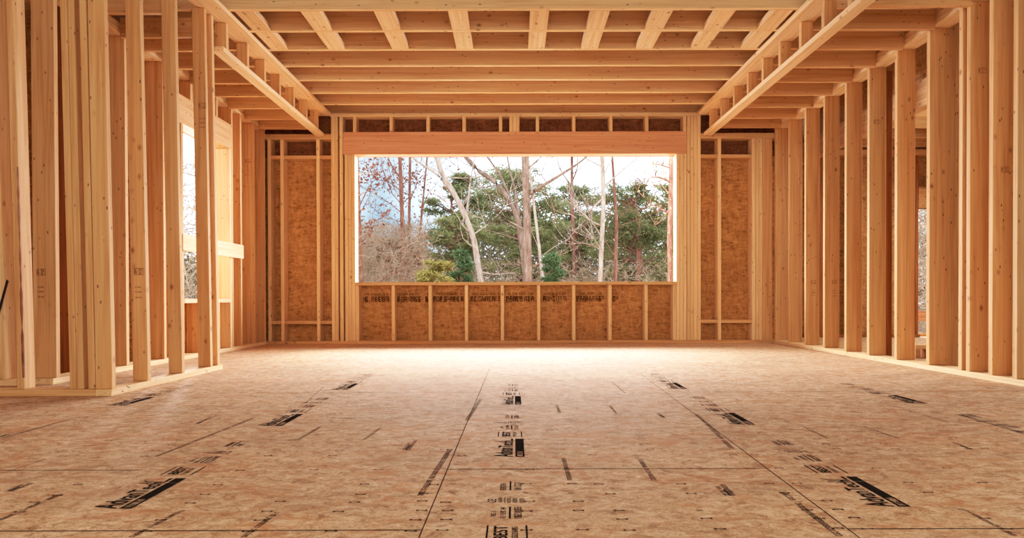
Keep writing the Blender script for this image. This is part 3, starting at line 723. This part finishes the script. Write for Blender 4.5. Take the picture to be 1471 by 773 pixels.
cs = [Vector((rg.uniform(7.5, 14), rg.uniform(13, 18), rg.uniform(GZ, 2.6))) for k in range(150)]
tag(link('undergrowth', leaves_on(cs, .14, 26, rg, (.4, .4, .3), .8, .4), 'brush'), 'bright dry foliage outside the side room opening', 'undergrowth', None, 'stuff')

# ------------------------------------------------------------------ sky, added fill lamps, camera
w = bpy.data.worlds.new('sky'); bpy.context.scene.world = w; w.use_nodes = True
nt = w.node_tree; nd = nt.nodes; bg = nd['Background']
tc = nd.new('ShaderNodeTexCoord'); mp = nd.new('ShaderNodeMapping'); mp.inputs['Scale'].default_value = (2.2, 2.2, 5.0); mp.inputs['Location'].default_value = (.35, 0, .1)
ns = nd.new('ShaderNodeTexNoise'); ns.inputs['Scale'].default_value = 1.3; ns.inputs['Detail'].default_value = 6
sx = nd.new('ShaderNodeSeparateXYZ')
nt.links.new(tc.outputs['Generated'], mp.inputs['Vector']); nt.links.new(mp.outputs[0], ns.inputs['Vector']); nt.links.new(tc.outputs['Generated'], sx.inputs[0])
ab = nd.new('ShaderNodeMath'); ab.operation = 'ADD'; ab.inputs[1].default_value = .19
ac = nd.new('ShaderNodeMath'); ac.operation = 'ABSOLUTE'
nt.links.new(sx.outputs['X'], ab.inputs[0]); nt.links.new(ab.outputs[0], ac.inputs[0])
ad = nd.new('ShaderNodeMath'); ad.operation = 'MULTIPLY_ADD'; ad.inputs[1].default_value = 2.4
nt.links.new(ac.outputs[0], ad.inputs[0]); nt.links.new(ns.outputs['Fac'], ad.inputs[2])
rp = nd.new('ShaderNodeValToRGB'); e = rp.color_ramp.elements
e[0].position = .44; e[0].color = (.15, .25, .34, 1); e[1].position = .98; e[1].color = (.80, .90, 1, 1)
nt.links.new(ad.outputs[0], rp.inputs['Fac']); nt.links.new(rp.outputs['Color'], bg.inputs['Color'])
bg.inputs['Strength'].default_value = 3.2

def area(name, loc, target, sx, sy, power, col):
    l = bpy.data.lights.new(name, 'AREA'); l.shape = 'RECTANGLE'; l.size = sx; l.size_y = sy; l.energy = power; l.color = col
    o = bpy.data.objects.new(name, l); COL.objects.link(o); o.location = loc
    o.rotation_euler = (Vector(target)-Vector(loc)).to_track_quat('-Z', 'Y').to_euler()
    return o
area('sky_fill_over_window', (0, 13.4, 5.5), (0, 4.0, .9), 13.0, 3.4, 5800, (1.0, .95, .95))  # added lamp outside, strengthens the sky's light through the big window
area('sky_fill_left_window', (-6.4, 6.5, 2.7), (2.9, 5.2, .9), 2.6, 2.2, 420, (1.0, .92, .82))  # added lamp outside, stands in for sky light through the side window
area('fill_lamp_side_room', (5.8, 6.8, 2.3), (4.2, 6.0, .4), 1.2, 2.0, 130, (1.0, .86, .66))  # added lamp inside the side room, brightens its header and joists
area('fill_lamp_overhead', (0, -.6, 2.75), (0, 2.6, 0), 7.0, 2.4, 230, (1.0, .88, .70))  # added fill for the foreground floor, no real ceiling fixture
area('edge_fill_beside_window', (-4.0, 10.2, 1.7), (2.93, 4.7, 1.2), 1.3, 2.6, 950, (.97, .94, 1.0))  # added lamp hidden outside, whitens the right wall's stud edges
area('edge_fill_beside_window', (4.0, 10.2, 1.7), (-2.3, 4.4, 1.2), 1.3, 2.6, 950, (.97, .94, 1.0))  # its mirror twin, added to whiten the left partition's edges
area('fill_lamp_behind', (.7, -3.2, 1.4), (.5, 5, 1.0), 4.6, 2.0, 125, (1.0, .88, .70))  # added fill behind the camera for faces turned to the viewer

cam = bpy.data.cameras.new('camera'); co = bpy.data.objects.new('camera', cam); COL.objects.link(co)
pitch, roll = R(.5), R(-.15)
cam.sensor_fit = 'HORIZONTAL'; cam.sensor_width = 36; cam.lens = F/1471*36
cam.shift_x = (735.5-CX)/1471; cam.shift_y = (HY+F*math.tan(pitch)-386.5)/1471
co.matrix_world = Matrix.Translation((0, 0, CAMZ)) @ Matrix.Rotation(R(90)-pitch, 4, 'X') @ Matrix.Rotation(roll, 4, 'Z')
cam.clip_start = .05; cam.clip_end = 300
sc = bpy.context.scene; sc.camera = co
sc.view_settings.view_transform = 'Standard'; sc.view_settings.look = 'None'; sc.view_settings.exposure = .14; sc.view_settings.gamma = 1
# a soft shoulder for the bright end, as in the photograph
vs_ = sc.view_settings; vs_.use_curve_mapping = True
cm = vs_.curve_mapping; cm.initialize()
cm.black_level = (0, 0, 0); cm.white_level = (3.0, 3.0, 3.0)
cv = cm.curves[3]
cv.points[0].location = (0, 0); cv.points[1].location = (1, 1)
for p in ((.05, .125), (.10, .27), (.20, .51), (.333, .74), (.55, .915)): cv.points.new(*p)
cm.update()
sc.cycles.max_bounces = 10; sc.cycles.diffuse_bounces = 6; sc.cycles.use_denoising = True
